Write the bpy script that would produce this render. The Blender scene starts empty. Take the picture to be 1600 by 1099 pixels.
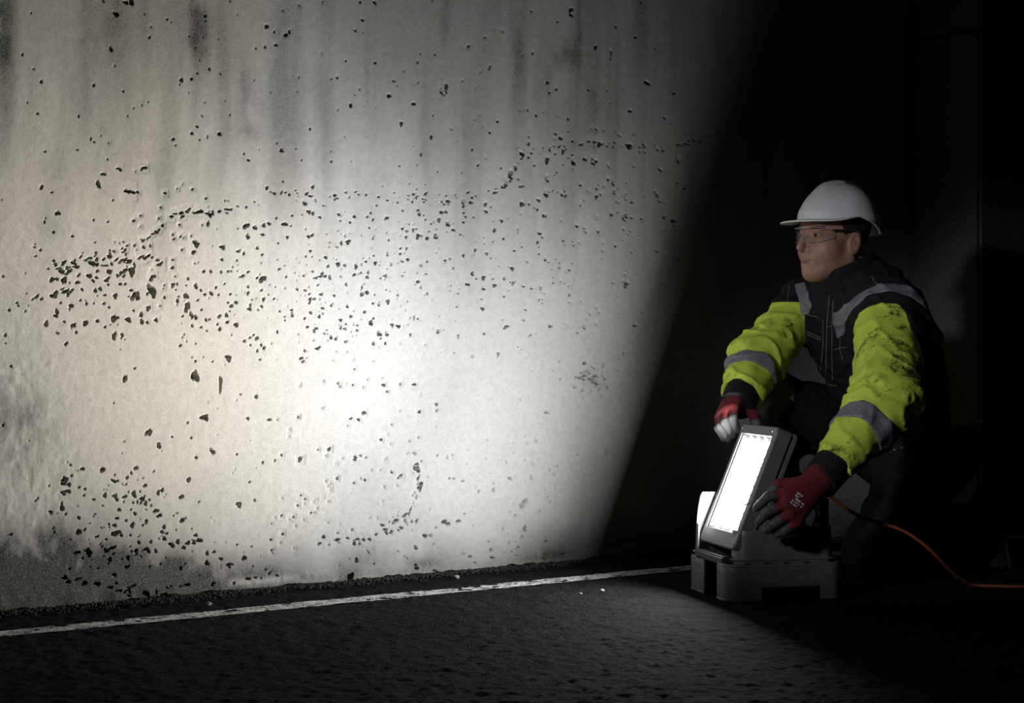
import bpy, bmesh, math, random
import numpy as np
from mathutils import Vector, Matrix
from mathutils.bvhtree import BVHTree

# ------------------------------------------------------------------ camera, world, exposure
scene = bpy.context.scene
COL = scene.collection
FPX, CAMH = 2900.0, 0.61                    # focal length in pixels of a 1600-wide frame, eye height
cam_d = bpy.data.cameras.new('camera'); cam = bpy.data.objects.new('camera', cam_d); COL.objects.link(cam)
cam_d.sensor_width = 36.0; cam_d.lens = 36.0 * FPX / 1600.0
cam_d.clip_start = 0.05; cam_d.clip_end = 60
cam.location = (0, 0, CAMH); cam.rotation_euler = (math.pi / 2, 0, 0)
scene.camera = cam

world = bpy.data.worlds.new('night'); scene.world = world; world.use_nodes = True
world.node_tree.nodes['Background'].inputs[0].default_value = (0.75, 0.85, 1.0, 1)
world.node_tree.nodes['Background'].inputs[1].default_value = 0.0055
vs = scene.view_settings
vs.view_transform = 'Standard'; vs.look = 'None'; vs.gamma = 1.0; vs.use_curve_mapping = False
vs.exposure = 0.0
LAMP_BEAMS = ((25.0, 180.0), (8.5, 80.0))     # work light: watts and spread of its open and its lensed diodes
LED_GLOW = 14.0          # what the diode faces themselves show
# narrow spot added out of view, front left, to brighten the worker's near side
sp_d = bpy.data.lights.new('added_fill_spot', 'SPOT'); sp_o = bpy.data.objects.new('added_fill_spot', sp_d); COL.objects.link(sp_o)
sp_d.energy = 150.0; sp_d.color = (.93, .95, 1.0); sp_d.shadow_soft_size = .12
sp_d.spot_size = math.radians(22); sp_d.spot_blend = .6
sp_o.location = (-1.3, 2.0, 1.4)
sp_o.rotation_euler = (Vector((1.0, 4.9, .52)) - Vector((-1.3, 2.0, 1.4))).to_track_quat('-Z', 'Y').to_euler()

rng = np.random.default_rng(7); random.seed(7)

# ------------------------------------------------------------------ small helpers
def P(px, py, Y):
    return np.array([(px - 800.0) / FPX * Y, Y, CAMH - (py - 549.5) / FPX * Y])
def V(*a): return np.array(a, dtype=float)
def nz(v): return np.asarray(v, float) / np.linalg.norm(v)

def tag(o, label=None, cat=None, group=None, kind=None):
    if label: o['label'] = label
    if cat: o['category'] = cat
    if group: o['group'] = group
    if kind: o['kind'] = kind
    return o
def link(name, me, m, parent=None, smooth=True):
    o = bpy.data.objects.new(name, me); COL.objects.link(o)
    if m is not None: me.materials.append(m)
    if smooth and len(me.polygons):
        me.polygons.foreach_set('use_smooth', np.ones(len(me.polygons), bool))
    if parent is not None: o.parent = parent
    return o
def mesh_np(name, verts, quads):
    me = bpy.data.meshes.new(name)
    n, q = len(verts), len(quads)
    k = quads.shape[1]
    me.vertices.add(n); me.vertices.foreach_set('co', np.ascontiguousarray(verts, np.float32).ravel())
    me.loops.add(q * k); me.loops.foreach_set('vertex_index', np.ascontiguousarray(quads, np.int32).ravel())
    me.polygons.add(q)
    me.polygons.foreach_set('loop_start', np.arange(0, q * k, k, dtype=np.int32))
    me.polygons.foreach_set('loop_total', np.full(q, k, np.int32))
    me.update(calc_edges=True); me.validate()
    return me
def bm_obj(name, bm, m, parent=None, smooth=True):
    bmesh.ops.recalc_face_normals(bm, faces=bm.faces)
    me = bpy.data.meshes.new(name); bm.to_mesh(me); bm.free()
    o = link(name, me, m, parent, smooth)
    if smooth: me.set_sharp_from_angle(angle=math.radians(38))
    return o
def empty(name, loc, rz=0):
    o = bpy.data.objects.new(name, None); COL.objects.link(o)
    o.location = loc; o.rotation_euler = (0, 0, rz); o.empty_display_size = 0.1
    return o

# vectorised value noise
_perm = rng.permutation(256).astype(np.int64); _perm = np.concatenate([_perm, _perm, _perm]).astype(np.int32)
_val = rng.random(256).astype(np.float32) * 2 - 1
def vnoise2(x, y, seed=0):
    xf, yf = np.floor(x), np.floor(y); fx, fy = x - xf, y - yf
    xi, yi = (xf.astype(np.int32) + seed) & 255, yf.astype(np.int32) & 255
    fx, fy = fx*fx*(3-2*fx), fy*fy*(3-2*fy)
    a, b_ = _perm[xi], _perm[xi + 1]; y1 = (yi + 1) & 255
    def h(q, w): return _val[_perm[_perm[q + w]]]
    v0 = h(a, yi); v1 = h(b_, yi); w0 = h(a, y1); w1 = h(b_, y1)
    v0 = v0 + fx * (v1 - v0); w0 = w0 + fx * (w1 - w0)
    return v0 + fy * (w0 - v0)
def vnoise(x, y, z=0.0, seed=0):
    x, y, z = np.broadcast_arrays(np.asarray(x, np.float32), np.asarray(y, np.float32), np.asarray(z, np.float32))
    if not np.any(z): return vnoise2(x, y, seed)
    xi, yi, zi = np.floor(x).astype(np.int64), np.floor(y).astype(np.int64), np.floor(z).astype(np.int64)
    fx, fy, fz = x - xi, y - yi, z - zi
    fx, fy, fz = fx*fx*(3-2*fx), fy*fy*(3-2*fy), fz*fz*(3-2*fz)
    def h(a, b, c):
        return _val[_perm[_perm[_perm[(a + seed) & 255] + (b & 255)] + (c & 255)]]
    r = 0
    for da in (0, 1):
        for db in (0, 1):
            for dc in (0, 1):
                w = (fx if da else 1-fx) * (fy if db else 1-fy) * (fz if dc else 1-fz)
                r = r + w * h(xi+da, yi+db, zi+dc)
    return r
def fbm(x, y, z=0.0, oct=4, seed=0):
    r, a = 0, 1.0
    for k in range(oct):
        r = r + a * vnoise(x * 2**k, y * 2**k, z * 2**k if not np.isscalar(z) or z else 0.0, seed + 17*k); a *= .5
    return r
def sstep(a, b, x):
    t = np.clip((x - a) / (b - a), 0, 1); return t*t*(3-2*t)

# ------------------------------------------------------------------ materials
def new_mat(name):
    m = bpy.data.materials.new(name); m.use_nodes = True
    nt = m.node_tree; b = nt.nodes['Principled BSDF']
    return m, nt, b
def N(nt, typ, **kw):
    n = nt.nodes.new(typ)
    for k, v in kw.items():
        if hasattr(n, k): setattr(n, k, v)
        else: n.inputs[k].default_value = v
    return n
def noise_node(nt, scale, detail=4, rough=.6, vec=None, dist=0.0):
    n = nt.nodes.new('ShaderNodeTexNoise')
    n.inputs['Scale'].default_value = scale; n.inputs['Detail'].default_value = detail
    n.inputs['Roughness'].default_value = rough; n.inputs['Distortion'].default_value = dist
    if vec is None:
        g = nt.nodes.new('ShaderNodeNewGeometry'); nt.links.new(g.outputs['Position'], n.inputs['Vector'])
    else: nt.links.new(vec, n.inputs['Vector'])
    return n
def ramp(nt, src, stops):
    r = nt.nodes.new('ShaderNodeValToRGB'); nt.links.new(src, r.inputs[0])
    els = r.color_ramp.elements
    while len(els) < len(stops): els.new(.5)
    for e, (p, c) in zip(els, stops):
        e.position = p; e.color = (*c, 1) if len(c) == 3 else c
    return r
def mixc(nt, fac, a, b, blend='MIX'):
    n = nt.nodes.new('ShaderNodeMix'); n.data_type = 'RGBA'; n.blend_type = blend
    for s, v in (('Factor', fac), ('A', a), ('B', b)):
        sock = [i for i in n.inputs if i.name == s and (i.type == 'RGBA' or s == 'Factor' and i.type == 'VALUE')][0]
        if hasattr(v, 'is_linked') or isinstance(v, bpy.types.NodeSocket): nt.links.new(v, sock)
        elif s == 'Factor': sock.default_value = v
        else: sock.default_value = (*v, 1)
    return [o for o in n.outputs if o.type == 'RGBA'][0]
def bump(nt, b, src, strength=.3, dist=.002):
    bp = nt.nodes.new('ShaderNodeBump'); bp.inputs['Strength'].default_value = strength
    bp.inputs['Distance'].default_value = dist
    nt.links.new(src, bp.inputs['Height']); nt.links.new(bp.outputs[0], b.inputs['Normal'])
    return bp
def simple(name, col, rough=.5, metal=0.0, var=.15, scale=60, bmp=0.0, bscale=400, bdist=.001, spec=.5):
    m, nt, b = new_mat(name)
    n = noise_node(nt, scale)
    lo = tuple(c * (1 - var) for c in col); hi = tuple(min(1, c * (1 + var)) for c in col)
    r = ramp(nt, n.outputs[0], [(.3, lo), (.7, hi)])
    nt.links.new(r.outputs[0], b.inputs['Base Color'])
    b.inputs['Roughness'].default_value = rough; b.inputs['Metallic'].default_value = metal
    b.inputs['Specular IOR Level'].default_value = spec
    if bmp:
        n2 = noise_node(nt, bscale, 2); bump(nt, b, n2.outputs[0], bmp, bdist)
    return m

def mat_concrete():
    m, nt, b = new_mat('concrete')
    at = N(nt, 'ShaderNodeAttribute', attribute_name='stain_falloff')
    sep = nt.nodes.new('ShaderNodeSeparateColor'); nt.links.new(at.outputs['Color'], sep.inputs[0])
    # R = dirt and painted light falloff, G = warm tint
    n1 = noise_node(nt, 300, 4, .75); n2 = noise_node(nt, 55, 5, .65); n3 = noise_node(nt, 1100, 2, .7)
    base = mixc(nt, sep.outputs[1], (.44, .443, .44), (.50, .462, .385))
    g1 = ramp(nt, n1.outputs[0], [(.34, (.62, .62, .61)), (.52, (1, 1, 1))])
    base = mixc(nt, .62, base, g1.outputs[0], 'MULTIPLY')
    g2 = ramp(nt, n2.outputs[0], [(.3, (.78, .78, .77)), (.6, (1, 1, 1))])
    base = mixc(nt, .6, base, g2.outputs[0], 'MULTIPLY')
    # dirt and painted falloff break up in fine grain
    add = N(nt, 'ShaderNodeMath', operation='MULTIPLY_ADD'); nt.links.new(n1.outputs[0], add.inputs[0])
    add.inputs[1].default_value = .9; add.inputs[2].default_value = -.45
    n4 = N(nt, 'ShaderNodeMath', operation='MULTIPLY_ADD'); nt.links.new(n3.outputs[0], n4.inputs[0]); n4.inputs[1].default_value = .5; nt.links.new(add.outputs[0], n4.inputs[2])
    mul = N(nt, 'ShaderNodeMath', operation='MULTIPLY_ADD', use_clamp=True)
    sub = N(nt, 'ShaderNodeMath', operation='SUBTRACT'); nt.links.new(n4.outputs[0], sub.inputs[0]); sub.inputs[1].default_value = .25
    k = N(nt, 'ShaderNodeMath', operation='MULTIPLY'); nt.links.new(sep.outputs[0], k.inputs[0]); nt.links.new(sub.outputs[0], k.inputs[1])
    mul.inputs[1].default_value = 2.2
    nt.links.new(k.outputs[0], mul.inputs[0]); nt.links.new(sep.outputs[0], mul.inputs[2])
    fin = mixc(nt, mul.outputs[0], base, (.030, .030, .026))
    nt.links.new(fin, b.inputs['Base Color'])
    b.inputs['Roughness'].default_value = .9; b.inputs['Specular IOR Level'].default_value = .25
    ad2 = N(nt, 'ShaderNodeMath', operation='ADD'); nt.links.new(n1.outputs[0], ad2.inputs[0]); nt.links.new(n2.outputs[0], ad2.inputs[1])
    bump(nt, b, ad2.outputs[0], .55, .0018)
    return m
def mat_asphalt():
    m, nt, b = new_mat('asphalt')
    n1 = noise_node(nt, 150, 5, .75); n2 = noise_node(nt, 7, 5, .6)
    g = nt.nodes.new('ShaderNodeNewGeometry')
    vo = nt.nodes.new('ShaderNodeTexVoronoi'); vo.inputs['Scale'].default_value = 150; nt.links.new(g.outputs['Position'], vo.inputs['Vector'])
    r = ramp(nt, n1.outputs[0], [(.3, (.004, .004, .0044)), (.58, (.013, .0125, .0125)), (.76, (.06, .056, .052))])
    r2 = ramp(nt, n2.outputs[0], [(.35, (.5, .5, .52)), (.65, (1, 1, 1))])
    c = mixc(nt, .8, r.outputs[0], r2.outputs[0], 'MULTIPLY')
    nt.links.new(c, b.inputs['Base Color'])
    b.inputs['Roughness'].default_value = .95; b.inputs['Specular IOR Level'].default_value = .035
    s = N(nt, 'ShaderNodeMath', operation='ADD'); nt.links.new(n1.outputs[0], s.inputs[0]); nt.links.new(vo.outputs['Distance'], s.inputs[1])
    bump(nt, b, s.outputs[0], .8, .004)
    return m
def mat_line():
    m, nt, b = new_mat('road_paint')
    n1 = noise_node(nt, 130, 5, .8); n2 = noise_node(nt, 22, 3)
    s = N(nt, 'ShaderNodeMath', operation='MULTIPLY_ADD'); nt.links.new(n2.outputs[0], s.inputs[0]); s.inputs[1].default_value = .35; nt.links.new(n1.outputs[0], s.inputs[2])
    r = ramp(nt, s.outputs[0], [(.62, (.014, .014, .014)), (.74, (.50, .50, .51)), (.92, (.70, .70, .71))])
    nt.links.new(r.outputs[0], b.inputs['Base Color']); b.inputs['Roughness'].default_value = .8
    bump(nt, b, n1.outputs[0], .6, .003)
    return m
def mat_hivis():
    m, nt, b = new_mat('hivis_fabric')
    n1 = noise_node(nt, 6.5, 6, .7, dist=.6); n2 = noise_node(nt, 26, 6, .8); n3 = noise_node(nt, 1200, 1)
    mul = N(nt, 'ShaderNodeMath', operation='MULTIPLY'); nt.links.new(n1.outputs[0], mul.inputs[0]); nt.links.new(n2.outputs[0], mul.inputs[1])
    d = ramp(nt, mul.outputs[0], [(.275, (0, 0, 0)), (.36, (1, 1, 1))])
    v = ramp(nt, n2.outputs[0], [(.3, (.55, .68, .075)), (.7, (.66, .80, .10))])
    c = mixc(nt, d.outputs[0], v.outputs[0], (.030, .034, .008))
    nt.links.new(c, b.inputs['Base Color']); b.inputs['Roughness'].default_value = .75
    b.inputs['Specular IOR Level'].default_value = .25
    bump(nt, b, n3.outputs[0], .15, .0005)
    return m
def mat_glass():
    m, nt, b = new_mat('clear_lens')
    out = nt.nodes['Material Output']
    tr = nt.nodes.new('ShaderNodeBsdfTransparent'); tr.inputs[0].default_value = (.93, .95, .95, 1)
    gl = nt.nodes.new('ShaderNodeBsdfGlossy'); gl.inputs['Roughness'].default_value = .04
    lw = nt.nodes.new('ShaderNodeLayerWeight'); lw.inputs[0].default_value = .25
    mx = nt.nodes.new('ShaderNodeMixShader')
    nt.links.new(lw.outputs['Fresnel'], mx.inputs[0]); nt.links.new(tr.outputs[0], mx.inputs[1]); nt.links.new(gl.outputs[0], mx.inputs[2])
    nt.links.new(mx.outputs[0], out.inputs[0])
    return m
def mat_emit(name, col, s):
    m, nt, b = new_mat(name)
    n = noise_node(nt, 30, 1)
    r = ramp(nt, n.outputs[0], [(0, tuple(c*.97 for c in col)), (1, col)])
    nt.links.new(r.outputs[0], b.inputs['Emission Color']); b.inputs['Emission Strength'].default_value = s
    b.inputs['Base Color'].default_value = (.8, .8, .8, 1)
    return m

M = dict(
    concrete=mat_concrete(), asphalt=mat_asphalt(), line=mat_line(), hivis=mat_hivis(), glass=mat_glass(),
    black=simple('black_fabric', (.013, .013, .016), .85, var=.3, bmp=.3, spec=.2),
    trouser=simple('trouser_fabric', (.010, .010, .012), .9, var=.3, bmp=.3, spec=.15),
    reflect=simple('reflective_tape', (.17, .17, .19), .5, var=.25, scale=90, bmp=.2),
    stitch=simple('pale_thread', (.30, .28, .17), .8),
    skin=None, lip=simple('lip_skin', (.34, .165, .125), .5), hair=simple('hair', (.018, .012, .009), .8, scale=300, bmp=.5),
    brow=simple('brow_hair', (.10, .06, .04), .9),
    eye=simple('eye_white', (.28, .25, .23), .3), iris=simple('iris', (.03, .035, .04), .2),
    helmet=simple('helmet_plastic', (.78, .77, .78), .38, var=.06, scale=25, bmp=.05, bscale=90),
    slot=simple('dark_slot', (.05, .05, .05), .8),
    glove=simple('glove_knit', (.11, .006, .010), .85, var=.35, scale=150, bmp=.5, bscale=700),
    coat=simple('glove_coating', (.05, .05, .054), .7, var=.35, scale=120, bmp=.3),
    coat2=simple('glove_coating_pale', (.10, .10, .104), .7, var=.25, scale=120, bmp=.3),
    print=simple('white_print', (.62, .60, .63), .7, var=.3, scale=200),
    frame=simple('glasses_frame', (.012, .012, .012), .35),
    boot=simple('boot_leather', (.012, .011, .011), .6, bmp=.3),
    sole=simple('boot_sole', (.018, .018, .018), .85),
    lamp=simple('grey_plastic', (.105, .105, .112), .42, var=.18, scale=45, bmp=.25, bscale=900, bdist=.0004),
    lamp2=simple('dark_plastic', (.03, .03, .032), .5, bmp=.2, bscale=900),
    reflector=simple('white_reflector', (.8, .8, .8), .3),
    led=mat_emit('led', (1.0, .985, .96), LED_GLOW),
    cord=simple('orange_rubber', (.17, .04, .010), .55, scale=80),
    stone=simple('grit', (.009, .0088, .0085), .9, var=.6, scale=70),
    stone2=simple('pale_stone', (.17, .16, .155), .9, var=.3, scale=200),
    metal=simple('screw_metal', (.25, .25, .26), .35, metal=.8),
)
m, nt, b = new_mat('skin')
n = noise_node(nt, 45, 5); n2 = noise_node(nt, 700, 2)
r = ramp(nt, n.outputs[0], [(.3, (.33, .165, .12)), (.7, (.43, .235, .175))])
nt.links.new(r.outputs[0], b.inputs['Base Color']); b.inputs['Roughness'].default_value = .5
b.inputs['Subsurface Weight'].default_value = .08; b.inputs['Subsurface Radius'].default_value = (.01, .004, .002); b.inputs['Subsurface Scale'].default_value = .3
bump(nt, b, n2.outputs[0], .15, .0006); M['skin'] = m

# ------------------------------------------------------------------ the concrete wall
W0 = V(-1.197, 4.341, 0); WD = nz(V(1.724, 1.320, 0)); WN = V(WD[1], -WD[0], 0)      # WN looks at the camera side
WK = WD[1] / WD[0]; WB = W0[1] - WK * W0[0]
def px2wall(px, py):
    k = (px - 800.0) / FPX; Y = WB / (1 - WK * k); X = k * Y
    return (X - W0[0]) / WD[0], CAMH - (py - 549.5) / FPX * Y
S_END = px2wall(1419, 500)[0]
def spans(*segs):
    out = []
    for a, b_, st in segs:
        k = max(1, int(round((b_ - a) / st))); out += list(np.linspace(a, b_, k, endpoint=False))
    out.append(segs[-1][1]); return np.array(out)
gs = spans((-5.0, -.3, .1), (-.3, -.03, .03), (-.03, 1.95, .0024), (1.95, 2.4, .004), (2.4, S_END, .008))
gz = spans((-.03, 1.15, .0024), (1.15, 1.68, .0030), (1.68, 1.9, .02), (1.9, 3.4, .08))
SS, ZZ = np.meshgrid(gs, gz)
D = np.zeros_like(SS)                                       # depth into the wall
D += .0016 * fbm(SS * 5, ZZ * 4, oct=2, seed=3) + .00022 * fbm(SS * 60, ZZ * 55, oct=3, seed=5)
rough_l = np.exp(-((SS - .05) / .16)**2 - ((ZZ - .35) / .32)**2)
D += .0010 * rough_l * fbm(SS * 55, ZZ * 50, oct=3, seed=9)
def pit(s, z, rs, rz, ang, depth, seed):
    R = max(rs, rz) * 1.7 + .004
    i0, i1 = np.searchsorted(gs, s - R), np.searchsorted(gs, s + R)
    j0, j1 = np.searchsorted(gz, z - R), np.searchsorted(gz, z + R)
    if i1 <= i0 or j1 <= j0: return
    a = SS[j0:j1, i0:i1] - s; c = ZZ[j0:j1, i0:i1] - z
    ca, sa = math.cos(ang), math.sin(ang)
    u, w = (a*ca + c*sa) / rs, (-a*sa + c*ca) / rz
    th = np.arctan2(w, u)
    rr = np.sqrt(u*u + w*w) / (1 + .28*np.sin(2*th + seed) + .2*np.sin(3*th + 2.3*seed) + .12*np.sin(5*th + seed*5.1))
    blk = D[j0:j1, i0:i1]
    np.maximum(blk, depth * sstep(1.10, .80, rr), out=blk)
def pitpx(px, py, wpx, hpx, ang=0.0, deep=None):
    s, z = px2wall(px, py); k = 620 - .07 * px - (90 if px > 650 else 0)                      # pixels per metre there, roughly
    rs, rz = max(wpx * .42 / (k * .8), .0015), max(hpx * .42 / k, .0016)
    pit(s, z, rs, rz, ang, deep or min(.045, .010 + 3.0 * max(rs, rz)), random.random() * 6)
# the large holes one can find again in the photograph: x, y, width, height, angle
BIG = [(305,588,8,22,.25),(232,676,6,14,-.6),(248,697,6,8,0),(292,480,6,18,-.1),(299,493,5,10,.2),(306,381,8,11,-.6),(302,394,5,6,0),
 (237,455,9,20,.25),(210,462,7,18,-.5),(205,425,7,12,-.4),(177,498,6,11,.3),(133,505,5,9,0),(200,500,5,10,.4),(178,525,5,11,-.2),(195,592,5,12,0),
 (410,436,10,10,.5),(290,463,8,7,0),(231,482,5,7,0),(221,503,4,8,0),(357,560,7,11,-.3),(344,600,4,24,.05),(201,299,13,5,-.25),(153,288,5,10,.4),(186,264,6,5,-.4),
 (225,262,7,4,0),(161,272,6,3,0),(90,333,5,7,.3),(283,125,5,5,0),(299,123,4,4,0),(181,22,6,8,.4),(205,3,6,9,0),(196,4,6,4,0),(173,77,4,7,0),(416,41,5,5,0),
 (446,54,5,5,0),(431,70,4,5,0),(440,235,6,5,0),(388,250,4,4,0),(343,209,4,7,0),(476,317,6,7,0),(483,331,6,6,0),(445,350,7,6,0),(412,352,6,5,0),(398,356,7,5,0),
 (384,353,9,8,.5),(387,370,5,7,0),(420,349,5,5,0),(697,137,5,12,.05),(690,142,5,8,.3),(647,162,6,5,0),(627,193,5,6,.4),(608,149,6,7,0),(586,4,5,5,0),(548,165,5,5,0),
 (616,126,4,4,0),(567,31,4,4,0),(544,378,7,7,.3),(533,380,4,5,0),(573,457,6,5,0),(565,460,5,5,0),(528,413,7,5,0),(574,433,4,6,0),(579,505,7,7,0),(592,522,8,7,0),
 (604,522,6,6,0),(622,510,6,6,0),(606,471,6,5,0),(565,460,6,5,0),(532,500,4,5,0),(524,530,4,4,0),(540,534,4,4,0),(583,537,4,5,0),(681,369,6,7,0),(653,368,5,8,0),
 (738,427,5,5,0),(731,444,5,5,0),(800,419,5,7,-.3),(843,364,6,5,0),(773,446,5,5,0),(754,482,5,5,0),(791,511,8,4,.3),(860,509,5,6,0),(979,443,7,13,-.1),(913,511,5,5,0),
 (993,508,5,6,0),(647,601,6,5,0),(599,602,5,5,0),(625,600,4,4,0),(568,645,5,7,-.4),(560,656,4,4,0),(682,632,4,4,0),(682,641,4,4,0),(655,644,5,4,0),(528,599,5,3,0),
 (855,644,6,6,0),(545,665,0,0,0),(648,709,5,5,0),(651,731,6,17,.2),(626,744,5,5,0),(657,760,5,12,0),(694,816,6,8,-.4),(700,820,5,6,0),(716,815,6,5,0),(601,828,7,4,0),
 (627,825,6,5,0),(597,821,7,4,0),(617,815,9,7,.4),(632,806,8,5,.4),(664,838,5,6,0),(673,837,4,5,0),(649,855,5,5,0),(546,902,11,12,.3),(649,887,7,9,0),(683,897,5,10,.2),
 (557,876,6,7,0),(553,850,5,5,0),(816,789,9,9,.4),(820,786,4,12,-.4),(820,827,6,8,0),(771,766,4,5,0),(948,708,6,9,.3),(797,748,5,5,0),(373,789,6,11,0),(468,718,5,9,.2),
 (332,706,5,10,.6),(212,732,5,6,0),(98,751,4,6,0),(128,733,5,5,0),(243,799,7,7,0),(249,806,6,6,.4),(284,814,5,9,-.3),(180,834,12,8,0),(178,775,6,4,0),(194,777,6,4,0),
 (227,859,9,5,.4),(311,845,8,7,-.5),(293,849,9,4,.3),(138,863,9,9,0),(120,864,8,5,0),(172,858,14,4,.4),(222,780,5,8,0),(106,768,6,7,0),(226,759,5,5,0),(323,880,6,7,.6),
 (358,883,10,5,-.2),(345,874,5,5,0),(255,930,8,7,.4),(470,560,5,5,0),(480,511,4,4,0),(494,513,4,4,0),(495,545,5,4,0),(400,620,5,5,0),(420,656,5,4,0),(473,565,4,4,0),
 (798,272,8,11,.4),(790,285,5,14,-.2),(806,262,4,8,.3),(816,240,6,9,.4),(880,236,4,8,0),(896,252,7,9,-.5),(855,250,7,8,.3),(855,278,6,10,.3),(853,302,7,10,0),(816,318,6,9,.4),
 (927,255,5,5,0),(937,225,7,8,.3),(983,228,9,7,-.2),(950,280,4,5,0),(958,286,5,6,0),(975,340,4,12,.1),(988,316,4,4,0),(1027,305,5,5,0),(932,307,5,5,0),(1038,339,5,5,0),
 (979,336,5,8,0),(914,567,9,4,.4),(920,580,8,6,-.3),(925,592,9,5,0),(908,590,8,4,.4),(931,597,10,8,0),(898,604,5,4,0),(910,610,5,4,0),(985,173,5,5,0),(1053,345,7,6,0),
 (1118,268,7,7,0),(1060,248,5,8,.3),(1032,265,5,5,0),(931,74,5,5,0),(955,83,3,14,0),(892,15,7,6,0),(893,23,5,5,0),(1012,129,8,5,-.4),(700,314,5,5,0),(736,316,5,5,0),
 (690,331,5,6,0),(697,330,4,5,0),(686,343,5,5,0),(655,334,5,5,0),(530,335,4,4,0),(554,338,4,4,0),(723,315,5,6,0),(605,340,5,5,0),(700,350,6,6,0),(318,652,14,5,.2),(322,655,8,4,-.6)]
for q in BIG:
    if q[2]: pitpx(*q)
def scatter(n, cx, cy, sx, sy, lo=1.8, hi=4.5, uni=False):
    for _ in range(n):
        if uni: x, y = random.uniform(cx, sx), random.uniform(cy, sy)
        else: x, y = random.gauss(cx, sx), random.gauss(cy, sy)
        if y > 900 - .085 * x + 45 or x < 0: continue
        w = lo + (hi - lo) * random.random()**2.6
        pitpx(x, y, w, w * random.uniform(.8, 1.7), random.uniform(-.6, .6))
scatter(322, 0, 0, 1150, 880, 1.4, 3.4, True)
scatter(142, 0, 290, 900, 560, 1.6, 4.2, True)
scatter(93, 170, 445, 60, 38, 2, 6.5); scatter(68, 385, 470, 55, 40, 1.8, 5); scatter(55, 330, 440, 120, 70)
scatter(105, 560, 400, 80, 60, 1.8, 4.6); scatter(68, 680, 390, 90, 60, 1.7, 4.2); scatter(74, 550, 500, 90, 60, 1.7, 4.5)
scatter(86, 165, 790, 70, 35, 2, 6); scatter(55, 290, 850, 90, 26, 2, 6); scatter(37, 200, 850, 60, 30, 2, 5)
scatter(74, 880, 300, 80, 60, 1.8, 5); scatter(49, 880, 460, 70, 80, 1.6, 4); scatter(43, 990, 330, 60, 90, 1.6, 4.2)
scatter(68, 600, 770, 110, 60, 1.6, 4.4); scatter(62, 850, 760, 60, 60, 1.7, 4.4); scatter(37, 930, 590, 16, 16, 2, 5)
scatter(43, 450, 780, 120, 70, 1.6, 4); scatter(37, 330, 100, 160, 80, 1.6, 4); scatter(37, 700, 120, 150, 90, 1.6, 4)
# the ragged cold joint: small nicks strung along a line
JOINT = [(62,418),(100,410),(150,402),(200,388),(240,366),(268,338),(310,331),(350,332),(390,322),(415,306),(450,300),(500,308),(560,304),(620,309),(700,307),(760,300),(790,288),
         (803,262),(822,240),(860,230),(930,222),(1000,228),(1060,226),(1100,218),(1140,204),(1180,203)]
def nicks(line, step, jit, lo, hi, stretch=2.2):
    for (x0, y0), (x1, y1) in zip(line, line[1:]):
        L = math.hypot(x1 - x0, y1 - y0); a = -math.atan2(y1 - y0, x1 - x0)
        for t in np.arange(0, L, step):
            if random.random() < .5: continue
            w = random.uniform(lo, hi)
            pitpx(x0 + (x1-x0)*t/L + random.gauss(0, jit), y0 + (y1-y0)*t/L + random.gauss(0, jit), w * stretch, w, a + random.gauss(0, .5))
nicks(JOINT, 4.5, 2.6, 1.0, 2.4)
nicks([(70,425),(120,415),(200,412),(240,400)], 5, 6, 2, 4.5); nicks([(60,470),(100,455),(170,440)], 5, 6, 2, 4)
nicks([(270,334),(300,331),(335,332)], 3.5, 2.5, 2, 4)
nicks([(500,850),(530,848),(580,838),(630,824),(645,790),(655,745)], 4.5, 3, 1.6, 3.4)
nicks([(100,905),(200,925),(330,912),(450,896)], 7, 4, 2, 4); nicks([(560,866),(700,872),(800,862),(900,852)], 10, 10, 1.5, 3)
nicks([(905,575),(940,600)], 3, 6, 2, 4)
# step of the pour below the joint: the lower lift stands a little proud
jx = np.array([px2wall(*q) for q in JOINT])
zj = np.interp(SS, jx[:, 0], jx[:, 1])
D += -.0004 * sstep(.006, -.006, ZZ - zj + .006 * vnoise(SS * 60, 0 * SS, seed=14)) * sstep(.05, .15, SS) * sstep(2.7, 2.3, SS)
# base lip
lip = .07 + .02 * vnoise(SS * 6, 0*SS, seed=4)
D -= .004 * sstep(.012, -.006, ZZ - lip * .4) * (1 + .8 * fbm(SS * 20, ZZ * 20, oct=3, seed=12))
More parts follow.
